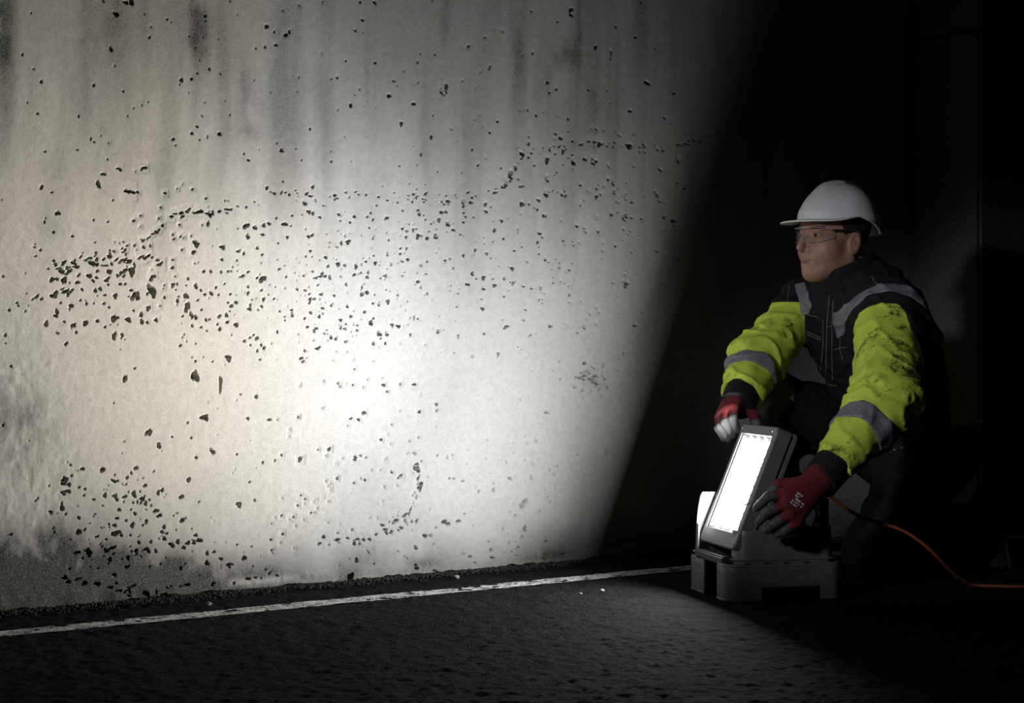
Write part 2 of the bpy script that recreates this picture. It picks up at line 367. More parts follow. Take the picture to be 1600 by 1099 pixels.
# R stains of the concrete plus dimming painted up the wall, G warm tint
st = np.zeros_like(SS)
streak = .6 * fbm(SS * 19 + .25 * vnoise(SS * 5, ZZ * 6, seed=22), ZZ * 1.1, oct=3, seed=21) + .5 * fbm(SS * 5, ZZ * 2.5, oct=4, seed=23)
st += (.40 + .22 * np.clip(streak + .2, 0, 1)) * sstep(.72, 1.42, ZZ + .10 * streak)  # streaks, plus light falloff towards the wall top put into the colour
st += .05 * np.clip(fbm(SS * 4, ZZ * 4, oct=4, seed=31), 0, 1)
BN = .75 + .5 * fbm(SS * 30, ZZ * 22, oct=3, seed=41)
def blot(px, py, wx, wy, a):
    global st
    s, z = px2wall(px, py); k = 600.
    st = st + a * np.exp(-((SS - s) / (wx / k / .8))**2 - ((ZZ - z) / (wy / k))**2) * BN
for q in [(6,60,10,110,.45),(175,40,14,60,.22),(310,30,16,60,.30),(312,80,12,40,.15),(385,150,9,80,.22),(392,250,10,45,.22),(90,270,16,40,.24),(78,350,14,45,.28),(375,210,22,14,.20),
          (35,660,36,40,.50),(15,620,26,40,.30),(25,720,30,30,.28),(60,860,70,40,.42),(160,870,90,26,.25),(695,20,8,50,.26),(660,240,14,30,.12),(810,80,12,60,.25),(885,85,22,26,.28),(905,50,8,90,.22),
          (860,140,14,80,.18),(930,150,12,100,.2),(925,595,20,16,.2),(460,905,40,14,.22),(545,900,14,12,.3),(850,868,36,13,.38),(660,880,22,9,.25),(330,900,70,22,.3),(180,905,120,30,.42),
          (40,900,80,50,.55),(250,880,80,22,.16),(605,275,14,12,.10),(890,340,12,60,.10),(815,450,6,60,.06),(250,250,60,40,.06)]:
    blot(*q)
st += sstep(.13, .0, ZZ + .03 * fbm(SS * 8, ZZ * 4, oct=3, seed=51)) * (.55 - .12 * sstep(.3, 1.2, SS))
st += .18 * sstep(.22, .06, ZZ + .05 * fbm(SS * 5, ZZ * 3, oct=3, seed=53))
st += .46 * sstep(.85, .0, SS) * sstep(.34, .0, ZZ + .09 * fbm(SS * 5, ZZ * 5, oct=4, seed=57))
pale = np.exp(-((ZZ - .022) / .010)**2) * sstep(1.3, .9, SS) * sstep(-.1, .25, vnoise(SS * 11, 0*SS, seed=61) + .2) * sstep(.2, .5, SS)
st = np.clip(st * (1 - .5 * pale), 0, .96)
warm = np.clip(sstep(1.05, .25, SS) * .75 + .2 * fbm(SS * 2.5, ZZ * 2.5, oct=3, seed=71), 0, 1)
pos = (W0[None, None, :2] + WD[None, None, :2] * SS[..., None] - WN[None, None, :2] * D[..., None])
verts = np.concatenate([pos, ZZ[..., None]], -1).reshape(-1, 3)
nr, nc = SS.shape
idx = np.arange(nr * nc).reshape(nr, nc)
quads = np.stack([idx[:-1, :-1], idx[:-1, 1:], idx[1:, 1:], idx[1:, :-1]], -1).reshape(-1, 4)
me = mesh_np('wall_back', verts, quads)
ca = me.color_attributes.new('stain_falloff', 'FLOAT_COLOR', 'POINT')
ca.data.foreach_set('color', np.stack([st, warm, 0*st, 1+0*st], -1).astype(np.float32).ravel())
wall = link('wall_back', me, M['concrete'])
tag(wall, 'pitted pale grey cast concrete wall behind the painted road line', 'wall', kind='structure')

# pilaster that steps out of the wall on the right
def box_bm(bm, lo, hi):
    v = [bm.verts.new((x, y, z)) for x in (lo[0], hi[0]) for y in (lo[1], hi[1]) for z in (lo[2], hi[2])]
    for f in ((0,1,3,2),(4,6,7,5),(0,4,5,1),(2,3,7,6),(0,2,6,4),(1,5,7,3)): bm.faces.new([v[i] for i in f])
    return v
def wall_xyz(s, out, z): p = W0 + WD * s + WN * out; return (p[0], p[1], z)
bm = bmesh.new()
PIL = .30
for z0, z1 in ((-.03, 1.655), (1.667, 3.4)):
    c = [wall_xyz(S_END, -.1, 0), wall_xyz(S_END, PIL, 0), wall_xyz(S_END + 3.0, PIL, 0), wall_xyz(S_END + 3.0, -.1, 0)]
    lo = [bm.verts.new((q[0], q[1], z0)) for q in c]; hi = [bm.verts.new((q[0], q[1], z1)) for q in c]
    bm.faces.new(lo); bm.faces.new(hi)
    for i in range(4): bm.faces.new((lo[i], lo[(i+1) % 4], hi[(i+1) % 4], hi[i]))
bmesh.ops.bevel(bm, geom=[e for e in bm.edges if abs(e.verts[0].co.z - e.verts[1].co.z) > 1], offset=.012, segments=2, affect='EDGES')
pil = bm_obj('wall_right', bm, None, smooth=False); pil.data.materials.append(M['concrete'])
ca = pil.data.color_attributes.new('stain_falloff', 'FLOAT_COLOR', 'POINT')
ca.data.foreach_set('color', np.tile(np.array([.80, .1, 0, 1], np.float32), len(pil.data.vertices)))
tag(pil, 'dark concrete pier stepping out of the wall behind the worker', 'wall', kind='structure')

# ------------------------------------------------------------------ asphalt floor with painted line
fx = spans((-6, -1.4, .3), (-1.4, 1.9, .0055), (1.9, 6, .3)); fy = spans((-1.5, 3.1, .3), (3.1, 5.8, .0065), (5.8, 9, .3))
XX, YY = np.meshgrid(fx, fy)
# distance in front of the wall plane
DW = (XX - W0[0]) * WN[0] + (YY - W0[1]) * WN[1]
def floor_h(X, Y):
    dw = (X - W0[0]) * WN[0] + (Y - W0[1]) * WN[1]
    h = .0024 * fbm(X * 45, Y * 45, oct=2, seed=81) + .0010 * vnoise2(np.asarray(X * 110, np.float32), np.asarray(Y * 110, np.float32), 88) + .0006 * fbm(X * 6, Y * 6, oct=2, seed=83)
    h = h + .006 * sstep(.09, .0, dw) * (1 + .9 * fbm(X * 25, Y * 25, oct=3, seed=85))
    return h - .003
ZF = floor_h(XX, YY)
near = np.exp(-((XX - .75) / .5)**4 - ((YY - 4.8) / .55)**4)
ZF = ZF * (1 - .55 * near)
me = mesh_np('floor', np.stack([XX, YY, ZF], -1).reshape(-1, 3),
    (lambda i: np.stack([i[:-1, :-1], i[:-1, 1:], i[1:, 1:], i[1:, :-1]], -1).reshape(-1, 4))(np.arange(XX.size).reshape(XX.shape)))
floor = link('floor', me, M['asphalt']); tag(floor, 'dark rough asphalt ground along the concrete wall', 'floor', kind='structure')
# white line (fit through the photo's line, parallel to the wall), a thin worn coat of paint
dl = ((-1.108 - W0[0]) * WN[0] + (4.016 - W0[1]) * WN[1])
LW = .040
us = np.arange(-3.5, 3.4, .010); ws = np.linspace(-LW, LW, 9)
U, Wd = np.meshgrid(us, ws)
edge = np.sign(Wd) * (np.abs(Wd) >= LW * .99) * .004 * fbm(U * 40, Wd * 0, oct=3, seed=91)
X = W0[0] + WD[0] * U + WN[0] * (dl + Wd + edge); Y = W0[1] + WD[1] * U + WN[1] * (dl + Wd + edge)
Z = np.full(X.shape, -.0012) + .0006 * fbm(X * 9, Y * 9, oct=2, seed=93)
me = mesh_np('painted_line', np.stack([X, Y, Z], -1).reshape(-1, 3),
    (lambda i: np.stack([i[:-1, :-1], i[:-1, 1:], i[1:, 1:], i[1:, :-1]], -1).reshape(-1, 4))(np.arange(X.size).reshape(X.shape)))
pl = link('painted_line', me, M['line'], floor); tag(pl, 'worn white painted edge line')
# loose grit along the foot of the wall
vv, ff = [], []
ico = bmesh.new(); bmesh.ops.create_icosphere(ico, subdivisions=1, radius=1)
iv = np.array([v.co[:] for v in ico.verts]); ifc = np.array([[v.index for v in f.verts] for f in ico.faces]); ico.free()
ng = 7500
for k in range(ng):
    s = random.uniform(-.4, 3.3); o = abs(random.gauss(0, .032)) + .016
    r = random.uniform(.0014, .0036) * (1.5 if random.random() < .06 else 1)
    p = W0 + WD * s + WN * o
    z = float(.005 * max(0, 1 - o / .09)) + r * .3
    sc = np.array([random.uniform(.7, 1.3), random.uniform(.7, 1.3), random.uniform(.5, 1)])
    vv.append(iv * sc * r * (1 + .2 * rng.standard_normal((len(iv), 1))) + [p[0], p[1], z]); ff.append(ifc + k * len(iv))
me = mesh_np('grit', np.concatenate(vv), np.concatenate(ff))
tag(link('grit', me, M['stone'], floor, smooth=False), 'dark loose grit gathered along the foot of the wall', kind='stuff')
def pebble(px, py, r, label):
    Y = FPX * CAMH / (py - 549.5); bm = bmesh.new(); bmesh.ops.create_icosphere(bm, subdivisions=2, radius=r)
    for v in bm.verts: v.co *= 1 + .18 * math.sin(v.co.x * 400 + px) * math.cos(v.co.z * 350 + v.co.y * 280); v.co.z *= .6
    o = bm_obj('pebble', bm, M['stone2'], smooth=False); o.location = ((px - 800) / FPX * Y, Y, r * .55); tag(o, label, 'stone')
pebble(713, 905, .009, 'pale pebble lying at the wall foot above the brightest stretch of line')
pebble(326, 947, .008, 'small pale pebble left of the middle, between wall foot and painted line')
pebble(941, 925, .006, 'tiny pale stone on the asphalt just below the painted line')
pebble(907, 930, .005, 'faintest speck of stone, left of the tiny stone below the line')

# ------------------------------------------------------------------ implicit surfaces -> meshes
def cone(p, a, b, ra, rb):
    a, b = np.asarray(a, np.float32), np.asarray(b, np.float32); ab = b - a
    t = np.clip(((p - a) @ ab) / (ab @ ab), 0, 1)
    return np.linalg.norm(p - a - t[..., None] * ab, axis=-1) - (ra + t * (rb - ra))
def ell(p, c, r, R=None):
    q = p - np.asarray(c, np.float32)
    if R is not None: q = q @ np.asarray(R, np.float32).T
    r = np.asarray(r, np.float32)
    k0 = np.linalg.norm(q / r, axis=-1); k1 = np.linalg.norm(q / (r * r), axis=-1)
    return k0 * (k0 - 1) / np.maximum(k1, 1e-9)
def sph(p, c, r): return np.linalg.norm(p - np.asarray(c, np.float32), axis=-1) - r
def smin(a, b, k):
    h = np.clip(.5 + .5 * (b - a) / k, 0, 1); return b + (a - b) * h - k * h * (1 - h)
def smax(a, b, k): return -smin(-a, -b, k)
def slab(p, c, ax, half): return np.abs((p - np.asarray(c, np.float32)) @ np.asarray(ax, np.float32)) - half
def half(p, c, ax): return (p - np.asarray(c, np.float32)) @ np.asarray(ax, np.float32)      # negative behind the plane
def nets(f, lo, hi, h, axes=None):
    if axes is None: axes = [np.arange(lo[i], hi[i] + h, h, dtype=np.float32) for i in range(3)]
    gx, gy, gz_ = axes
    Pg = np.stack(np.meshgrid(gx, gy, gz_, indexing='ij'), -1).astype(np.float32)
    F = f(Pg).astype(np.float32)
    ins = F < 0
    n0, n1, n2 = F.shape
    acc = np.zeros((n0-1, n1-1, n2-1, 3), np.float32); cnt = np.zeros((n0-1, n1-1, n2-1), np.float32)
    for ax in range(3):
        sl0 = [slice(None)] * 3; sl1 = [slice(None)] * 3; sl0[ax] = slice(0, -1); sl1[ax] = slice(1, None)
        sl0, sl1 = tuple(sl0), tuple(sl1)
        cr = ins[sl0] != ins[sl1]
        t = np.where(cr, F[sl0] / np.where(cr, F[sl0] - F[sl1], 1), 0)
        pt = Pg[sl0] + t[..., None] * (Pg[sl1] - Pg[sl0])
        oth = [a for a in range(3) if a != ax]
        for da in (0, 1):
            for db in (0, 1):
                s = [slice(None)] * 3
                for a, d in zip(oth, (da, db)): s[a] = slice(d, F.shape[a] - 1 + d)
                s = tuple(s)
                acc += np.where(cr[s][..., None], pt[s], 0); cnt += cr[s]
    act = cnt > 0
    vid = np.full(act.shape, -1, np.int64); vid[act] = np.arange(act.sum())
    verts = acc[act] / cnt[act][:, None]
    quads = []
    for ax in range(3):
        oth = [a for a in range(3) if a != ax]
        sl0 = [slice(1, -1)] * 3; sl1 = [slice(1, -1)] * 3; sl0[ax] = slice(0, -1); sl1[ax] = slice(1, None)
        a_, b_ = ins[tuple(sl0)], ins[tuple(sl1)]
        I = np.argwhere(a_ != b_); flip = a_[a_ != b_]
        I = I.copy(); I[:, oth[0]] += 1; I[:, oth[1]] += 1
        def g(d0, d1):
            J = I.copy(); J[:, oth[0]] += d0; J[:, oth[1]] += d1; return vid[J[:, 0], J[:, 1], J[:, 2]]
        q = np.stack([g(-1, -1), g(0, -1), g(0, 0), g(-1, 0)], -1)
        if ax == 1: flip = ~flip
        q[~flip] = q[~flip][:, ::-1]
        quads.append(q)
    return verts, np.concatenate(quads)
def net_obj(name, f, lo, hi, h, m, parent, axes=None):
    v, q = nets(f, lo, hi, h, axes)
    me = mesh_np(name, v, q)
    return link(name, me, m, parent)

# ------------------------------------------------------------------ the worker: joints
F_ = nz(V(-.78, -.62, 0)); L_ = V(-F_[1], F_[0], 0); UP = V(0, 0, 1)
shL, shR = P(1392, 496, 4.94), P(1260, 476, 5.24)
elL, wrL = P(1384, 624, 4.71), P(1290, 742, 4.545)
elR, wrR = P(1184, 562, 5.08), P(1156, 624, 4.93)
HC = P(1303, 383, 5.08)                                            # head centre at ear level
HF = nz(V(-.866, -.5, 0)); HL = V(-HF[1], HF[0], 0)
HR = np.stack([HF, HL, UP])                                        # rows: head axes
neck0 = P(1345, 452, 5.12)
chest, belly, pelv = P(1370, 540, 5.12), P(1410, 620, 5.15), P(1425, 690, 5.17)
upper = P(1345, 480, 5.10)
hipL, hipR = pelv + .09 * L_, pelv - .09 * L_
knL, anL = P(1366, 862, 4.95), P(1518, 842, 5.18)
knR, anR = P(1197, 630, 5.16), V(.75, 5.26, .11)

person = empty('person', (float(pelv[0]), float(pelv[1]), 0))
tag(person, 'kneeling worker in white hard hat and yellow and black work jacket', 'person')
_pm = Matrix.Translation(person.location).inverted()
def adopt(o, parent=None):
    """keep world coordinates under the person"""
    o.parent = parent or person
    if parent is None or parent is person: o.matrix_parent_inverse = _pm
    return o
def hl(p): return (p - HC.astype(np.float32)) @ HR.astype(np.float32).T      # world -> head
def hw(x, y, z): return HC + HF * x + HL * y + UP * z                       # head -> world

def head_sdf(p):
    q = hl(p)
    d = ell(q, (-.012, 0, .060), (.098, .076, .083))
    d = smin(d, ell(q, (.036, 0, -.004), (.066, .061, .088)), .03)
    for s in (1, -1):
        d = smin(d, cone(q, (-.002, s*.050, -.040), (.068, s*.018, -.078), .026, .019), .03)
        d = smin(d, sph(q, (.052, s*.036, -.018), .032), .022)
    d = smin(d, sph(q, (.080, 0, -.074), .0185), .018)
    d = smin(d, ell(q, (.040, 0, -.074), (.045, .042, .024)), .02)
    d = smin(d, ell(q, (.079, 0, .047), (.017, .048, .011)), .014)
    for s in (1, -1):
        d = smax(d, -sph(q, (.104, s*.033, .022), .017), .012)
        lid = sph(q, (.079, s*.032, .024), .0140)
        lid = smax(lid, -ell(q, (.095, s*.032, .0225), (.016, .0125, .0031)), .002)
        d = smin(d, lid, .005)
    n = cone(q, (.091, 0, .032), (.1175, 0, -.009), .0075, .0105)
    n = smin(n, cone(q, (.113, 0, -.011), (.099, 0, -.020), .0095, .008), .006)
    for s in (1, -1): n = smin(n, sph(q, (.0985, s*.0125, -.0165), .0085), .006)
    d = smin(d, n, .009)
    d = smin(d, ell(q, (.085, 0, -.048), (.015, .023, .019)), .020)            # muzzle
    d = smin(d, ell(q, (.0965, 0, -.0420), (.0065, .022, .0042)), .005)
    d = smin(d, ell(q, (.0945, 0, -.0540), (.007, .020, .0050)), .005)
    d = smax(d, -ell(q, (.107, 0, -.0478), (.016, .026, .0016)), .003)
    for s in (1, -1):
        R = np.array([[.95, -s*.25, .18], [s*.25, .96, 0], [-.18, 0, .98]])
        e = ell(q, (-.006, s*.079, .002), (.019, .0075, .032), R)
        e = smax(e, -ell(q, (-.001, s*.087, .004), (.0095, .0065, .019), R), .005)
        e = smin(e, cone(q, (-.004, s*.074, .0), (-.004, s*.079, .0), .013, .006), .006)
        d = smin(d, e, .005)
    return d
def body_sdf(p):
    d = cone(p, neck0, hw(-.018, 0, -.02), .066, .060)
    d = smin(d, cone(p, neck0, chest, .075, .13), .06)
    d = smin(d, cone(p, chest, pelv, .13, .125), .05)
    for sh, el, wr, hp, kn, an in ((shL, elL, wrL, hipL, knL, anL), (shR, elR, wrR, hipR, knR, anR)):
        d = smin(d, cone(p, upper, sh, .07, .05), .05)
        d = smin(d, cone(p, sh, el, .05, .04), .03); d = smin(d, cone(p, el, wr, .04, .03), .02)
        d = smin(d, cone(p, hp, kn, .08, .055), .04); d = smin(d, cone(p, kn, an, .052, .036), .03)
    c = sph(p, HC, .20)
    msk = c < .03
    hd = np.full(d.shape, 1., np.float32); hd[msk] = head_sdf(p[msk])
    return np.where(msk, smin(d, hd, .012), d)
def axis_mix(a, b, f0, f1, fine, coarse):
    return np.concatenate([np.arange(a, f0, coarse), np.arange(f0, f1, fine), np.arange(f1, b, coarse)]).astype(np.float32)
hx = (HC[0] - .135, HC[0] + .13); hy = (HC[1] - .13, HC[1] + .13); hz = (HC[2] - .115, HC[2] + .155)
body = net_obj('body', body_sdf, None, None, None, M['skin'], None,
    axes=[axis_mix(.55, 1.5, *hx, .0022, .02), axis_mix(4.4, 5.5, *hy, .0022, .02), axis_mix(.0, 1.1, *hz, .0022, .02)])
adopt(body)

# lips, brows, eyes and hair sit on the same head surface
def head_piece(name, zone, off, m, lo, hi, h=.002, parent=None):
    f = lambda p: smax(head_sdf(p) - off, zone(hl(p)), .002)
    c = np.array([hw(x, y, z) for x in (lo[0], hi[0]) for y in (lo[1], hi[1]) for z in (lo[2], hi[2])])
    o = net_obj(name, f, c.min(0) - .006, c.max(0) + .006, h, m, None); return adopt(o, parent)
head_piece('lips', lambda q: np.minimum(ell(q, (.100, 0, -.0425), (.02, .0185, .0030)), ell(q, (.100, 0, -.0545), (.02, .017, .0036))), .0006, M['lip'], (.08, -.03, -.066), (.112, .03, -.032), .0018)
for s in (1, -1):
    head_piece('eyebrow', lambda q, s=s: ell(q, (.085, s*.034, .044), (.03, .020, .0045)), .0012, M['brow'], (.06, s*.034-.025, .034), (.105, s*.034+.025, .054), .002)
def hair_zone(q):
    back = q[..., 0] - .012 - .35 * np.clip(q[..., 2], -1, .05)            # behind the temples
    low = -(q[..., 2] + .030 + .0 * q[..., 0])
    ear = -ell(q, (-.002, 0, 0), (.030, .2, .036))
    return np.maximum(np.maximum(back, low), ear)
head_piece('hair', hair_zone, .0035, M['hair'], (-.12, -.085, -.04), (.04, .085, .08), .003)
for s in (1, -1):
    bm = bmesh.new(); bmesh.ops.create_uvsphere(bm, u_segments=20, v_segments=14, radius=.0124)
    o = bm_obj('eyeball', bm, M['eye']); o.location = hw(.079, s*.032, .0235); adopt(o)
    bm = bmesh.new(); bmesh.ops.create_uvsphere(bm, u_segments=16, v_segments=10, radius=.0070)
    for v in bm.verts: v.co.x *= .35
    i = bm_obj('iris', bm, M['iris'], o); i.location = Vector(HF * .0112); i.rotation_euler = (0, 0, math.atan2(HF[1], HF[0]))

# ------------------------------------------------------------------ jacket
aL = nz(elL - shL); fL = nz(wrL - elL); aR = nz(elR - shR); fR = nz(wrR - elR)
def torso_sdf(p):
    d = None
    for c, rw, rd in ((upper, .155, .105), (chest, .195, .140), (belly, .190, .160), (pelv + UP * .005, .185, .165)):
        q = ell(p, c, (rd, rw, .135), np.stack([F_, L_, UP]))
        d = q if d is None else smin(d, q, .09)
    d = smin(d, cone(p, chest - F_ * .02, pelv - F_ * .03, .13, .145), .05)
    return d
def folds(p, ax, c, f, amp, seed):
    t = (p - c.astype(np.float32)) @ ax.astype(np.float32)
    w = vnoise(p[..., 0] * 16, p[..., 1] * 16, p[..., 2] * 16, seed) * 1.6 + vnoise(p[..., 0] * 7, p[..., 1] * 7, p[..., 2] * 7, seed + 9) * 1.5
    r = 1 - np.abs(np.sin(t * f + w * 1.7))
    return amp * (r * r * 1.4 - .5)
def arm_l(p):
    d = cone(p, shL - aL * .01, elL, .093, .086); d2 = cone(p, elL, wrL - fL * .01, .084, .053)
    d2 = smax(d2, half(p, wrL - fL * .028, fL), .006)
    d = smin(d, d2, .05)
    d = smin(d, ell(p, elL + fL * .06 + V(0, -.01, -.012), (.075, .07, .07)), .04)
    return d
def arm_r(p):
    d = cone(p, shR, elR, .074, .072); d2 = cone(p, elR, wrR - fR * .005, .076, .056)
    return smin(d, smax(d2, half(p, wrR - fR * .022, fR), .006), .045)
def jacket_raw(p):
    d = smax(torso_sdf(p), half(p, pelv - UP * .055 - F_ * .03, nz(V(0, 0, -1) + .12 * F_)), .012)
    d = smin(d, cone(p, upper + UP * .01, shL - V(0, 0, .005), .095, .085), .05)
    d = smin(d, cone(p, upper + UP * .01, shR - V(0, 0, .005), .09, .066), .05)
    al, ar = arm_l(p), arm_r(p)
    d = smin(d, al, .025); d = smin(d, ar, .025)
    near = np.abs(d) < .05
    q = p[near]
    if len(q):
        wl = np.exp(-np.clip(al[near], 0, 1) / .02); wr_ = np.exp(-np.clip(ar[near], 0, 1) / .02)
        add = wl * folds(q, nz(fL + aL * .4), elL, 42, -.0065, 3) + wr_ * folds(q, nz(fR + aR), elR, 46, -.0075, 5)
        add = add + (1 - np.maximum(wl, wr_)) * folds(q, nz(chest - pelv), pelv, 40, -.006, 8)
        add = add - .004 * vnoise(q[:, 0] * 30, q[:, 1] * 30, q[:, 2] * 30, 11)
        d = d.copy(); d[near] += add
    return d
def neck_hole(p): return cone(p, neck0 - V(0, 0, .02), hw(-.012, 0, .0), .078, .085)
def jacket_sdf(p):
    d = jacket_raw(p)
    return smax(d, -neck_hole(p), .01)
JLO, JHI, JH = V(.48, 4.46, .24), V(1.42, 5.46, .86), .0068
jv, jq = nets(jacket_sdf, JLO, JHI, JH)
jacket = adopt(link('jacket', mesh_np('jacket', jv, jq), M['hivis'])); jacket['label'] = 'fluorescent yellow jacket shell with soiled sleeves'
def jpiece(name, zone, off, m, lo, hi, h=.0055, label=None):
    f = lambda p: smax(jacket_sdf(p) - off, zone(p), .003)
    o = net_obj(name, f, lo, hi, h, m, None)
    adopt(o, jacket)
    if label: o['label'] = label
    return o
def bb(c, r): return np.asarray(c) - r, np.asarray(c) + r
# black front and yoke: the front half of the trunk, not the sleeves
def vest_zone(p):
    t = torso_sdf(p) - .022
    front = -half(p, chest - F_ * .045, F_) - .0
    arms = -np.minimum(arm_l(p) + .012, arm_r(p) + .004)
    z = np.maximum(np.maximum(t, front), arms)
    yoke = half(p, upper + UP * .015, -UP)
    yoke = np.minimum(np.maximum(yoke, -arm_r(p) - .014), np.maximum(half(p, upper + UP * .078, -UP), sph(p, upper, .25)))
    return np.minimum(np.minimum(z, yoke), sph(p, neck0, .135))
vest = jpiece('front_panel', vest_zone, .0045, M['black'], V(.70, 4.75, .28), V(1.35, 5.44, .86), .006, 'black front and shoulder yoke of the jacket')
def cap_zone(p):
    z = np.maximum(half(p, shL + aL * .046, aL), sph(p, shL, .17))
    strip = np.maximum(np.maximum(-half(p, (shL + elL) / 2 + V(.052, .0, 0), nz(V(1, .28, .1))), arm_l(p) - .03), half(p, elL + fL * .20, fL))
    return np.minimum(z, strip)
jpiece('sleeve_panel', cap_zone, .0042, M['black'], V(.74, 4.5, .30), V(1.2, 5.12, .86), .0055, 'black panel over shoulder and outer sleeve')
jpiece('shoulder_band', lambda p: np.maximum(slab(p, shL - aL * .008, aL, .020), sph(p, shL, .16)), .0065, M['reflect'], *bb(shL, .18), .0055, 'grey reflective band over near shoulder')
cs = P(1254, 462, 5.12)
jpiece('shoulder_strip', lambda p: np.maximum(slab(p, P(1255, 462, 5.14), nz(V(.93, -.1, .18)), .016), sph(p, P(1255, 462, 5.14), .062)), .0065, M['reflect'], *bb(P(1255, 462, 5.14), .09), .005, 'grey reflective strip on far shoulder')
jpiece('sleeve_band', lambda p: np.maximum(slab(p, elL + fL * .135, nz(fL + V(.1, 0, .12)), .024), sph(p, elL + fL * .135, .13)), .0040, M['reflect'], *bb(elL + fL * .135, .14), .005, 'grey reflective band on near sleeve')
jpiece('sleeve_band', lambda p: np.maximum(slab(p, elR + fR * .072, nz(fR + V(0, 0, -.2)), .021), sph(p, elR + fR * .07, .13)), .0040, M['reflect'], *bb(elR + fR * .07, .14), .005, 'grey reflective band on far sleeve')
hax = nz(V(0, 0, 1) - .05 * F_ + .10 * L_)
for off in (.052, -.022):
    c = pelv + UP * off
    jpiece('hem_band', lambda p, c=c: np.maximum(np.maximum(slab(p, c, hax, .020), -(np.minimum(arm_l(p), arm_r(p)) - .004)), torso_sdf(p) - .03), .0040, M['reflect'], c - V(.3, .3, .1), c + V(.3, .3, .1), .0062, 'dirty grey reflective band round the hem')
# collar
def collar(p):
    a, b2 = neck0 - V(0, 0, .035), hw(-.022, 0, -.045)
    o = np.maximum(cone(p, a, b2, .108, .098), -cone(p, a, b2 + UP * .03, .092, .088))
    top = half(p, hw(0, 0, -.046), nz(UP + .55 * HF)); bot = half(p, neck0 - UP * .06, -UP)
    return smax(smax(o, top, .006), bot, .006)
cl = net_obj('collar', collar, *bb(neck0 + UP * .02, .17), .005, M['black'], None); adopt(cl, jacket)
# cuffs
for c, ax, r0, r1 in ((wrL, fL, .049, .046), (wrR, fR, .050, .044)):
    f = lambda p, c=c, ax=ax, r0=r0, r1=r1: smax(cone(p, c - ax * .06, c + ax * .035, r0, r1) - .0015 * np.sin(half(p, c, ax) * 700), slab(p, c - ax * .012, ax, .046), .004)
    adopt(net_obj('cuff', f, *bb(c, .085), .004, M['black'], None), jacket)

# ------------------------------------------------------------------ trousers, boots
def trousers_sdf(p):
    d = ell(p, pelv - UP * .03, (.155, .170, .13), np.stack([F_, L_, UP]))
    d = smin(d, cone(p, hipL - UP * .01, knL, .118, .080), .05)
    d = smin(d, cone(p, knL, anL - nz(anL - knL) * .02, .080, .074), .03)
    d = smin(d, cone(p, hipR, knR, .110, .085), .05)
    d = smin(d, cone(p, knR, anR + UP * .02, .084, .075), .04)
    near = np.abs(d) < .04
    q = p[near]; d = d.copy()
    if len(q): d[near] += folds(q, nz(knL - hipL), knL, 48, -.006, 13)
    return smax(d, half(p, V(0, 0, .004), -UP), .01)
adopt(net_obj('trousers', trousers_sdf, V(.55, 4.8, -.02), V(1.42, 5.46, .60), .0085, M['trouser'], None))
f = lambda p: smax(trousers_sdf(p) - .004, np.maximum(sph(p, knR + V(-.02, -.03, .03), .115), -half(p, knR, nz(F_ + UP * .6))), .004)
adopt(net_obj('knee_pocket', f, *bb(knR, .16), .006, simple('pocket_fabric', (.09, .088, .09), .9), None))
def boot_sdf(p, an, toe_dir, up_dir):
    heel = an - toe_dir * .055 - up_dir * .055; ball = an + toe_dir * .125 - up_dir * .060; tip = an + toe_dir * .185 - up_dir * .058
    d = cone(p, an + up_dir * .05, an - up_dir * .02, .060, .054)
    d = smin(d, cone(p, heel, ball, .042, .046), .03); d = smin(d, cone(p, ball, tip, .046, .036), .02)
    return smax(d, half(p, an - up_dir * .095, -up_dir), .006), half(p, an - up_dir * .076, up_dir)
td = nz(V(.10, .06, -1)); ud = nz(V(-.92, -.38, -.10))
ab = anL + V(.0, .0, .045)
for an, t_, u_ in ((ab, td, nz(ud - td * (ud @ td))), (anR, F_, UP)):
    fb = lambda p, an=an, t_=t_, u_=u_: smax(boot_sdf(p, an, t_, u_)[0], half(p, V(0, 0, .003), -UP), .004)
    bo = adopt(net_obj('boot', fb, *bb(an + t_ * .06, .21), .006, M['boot'], None))
    fs = lambda p, an=an, t_=t_, u_=u_: (lambda r: smax(smax(r[0] - .005, r[1], .003), half(p, V(0, 0, .002), -UP), .003))(boot_sdf(p, an, t_, u_))
    adopt(net_obj('sole', fs, *bb(an + t_ * .06, .21), .006, M['sole'], None), bo)

# ------------------------------------------------------------------ gloves
def hand_sdf(p, wrist, kn, pip, tips, thumb, rf=.0108):
    d = None
    for k in kn:
        q = cone(p, wrist, k, .030, .0145); d = q if d is None else smin(d, q, .02)
    for k, a, t in zip(kn, pip, tips):
        q = smin(cone(p, k, a, .0128, rf + .0006), cone(p, a, t, rf + .0004, .0088), .003)
        d = smin(d, q, .0045)
    th = cone(p, thumb[0], thumb[1], .018, .0135); th = smin(th, cone(p, thumb[1], thumb[2], .0135, .0105), .004)
    return smin(d, th, .008)
wl = P(1282, 748, 4.530)
knl = [P(1226, 771, 4.462), P(1228, 788, 4.450), P(1234, 803, 4.452), P(1243, 817, 4.462)]
pil_ = [P(1200, 777, 4.455), P(1201, 799, 4.445), P(1211, 818, 4.450), P(1226, 830, 4.460)]
til = [P(1182, 794, 4.487), P(1186, 816, 4.480), P(1198, 829, 4.478), P(1214, 836, 4.482)]
thl = [P(1246, 757, 4.505), P(1217, 757, 4.505), P(1201, 776, 4.500)]
wr2 = P(1157, 619, 4.935)
knr = [P(1147, 637, 4.875), P(1137, 640, 4.885), P(1129, 646, 4.90), P(1125, 653, 4.915)]
pir = [P(1145.5, 655, 4.855), P(1133, 661, 4.87), P(1126, 667, 4.888), P(1123, 669, 4.91)]
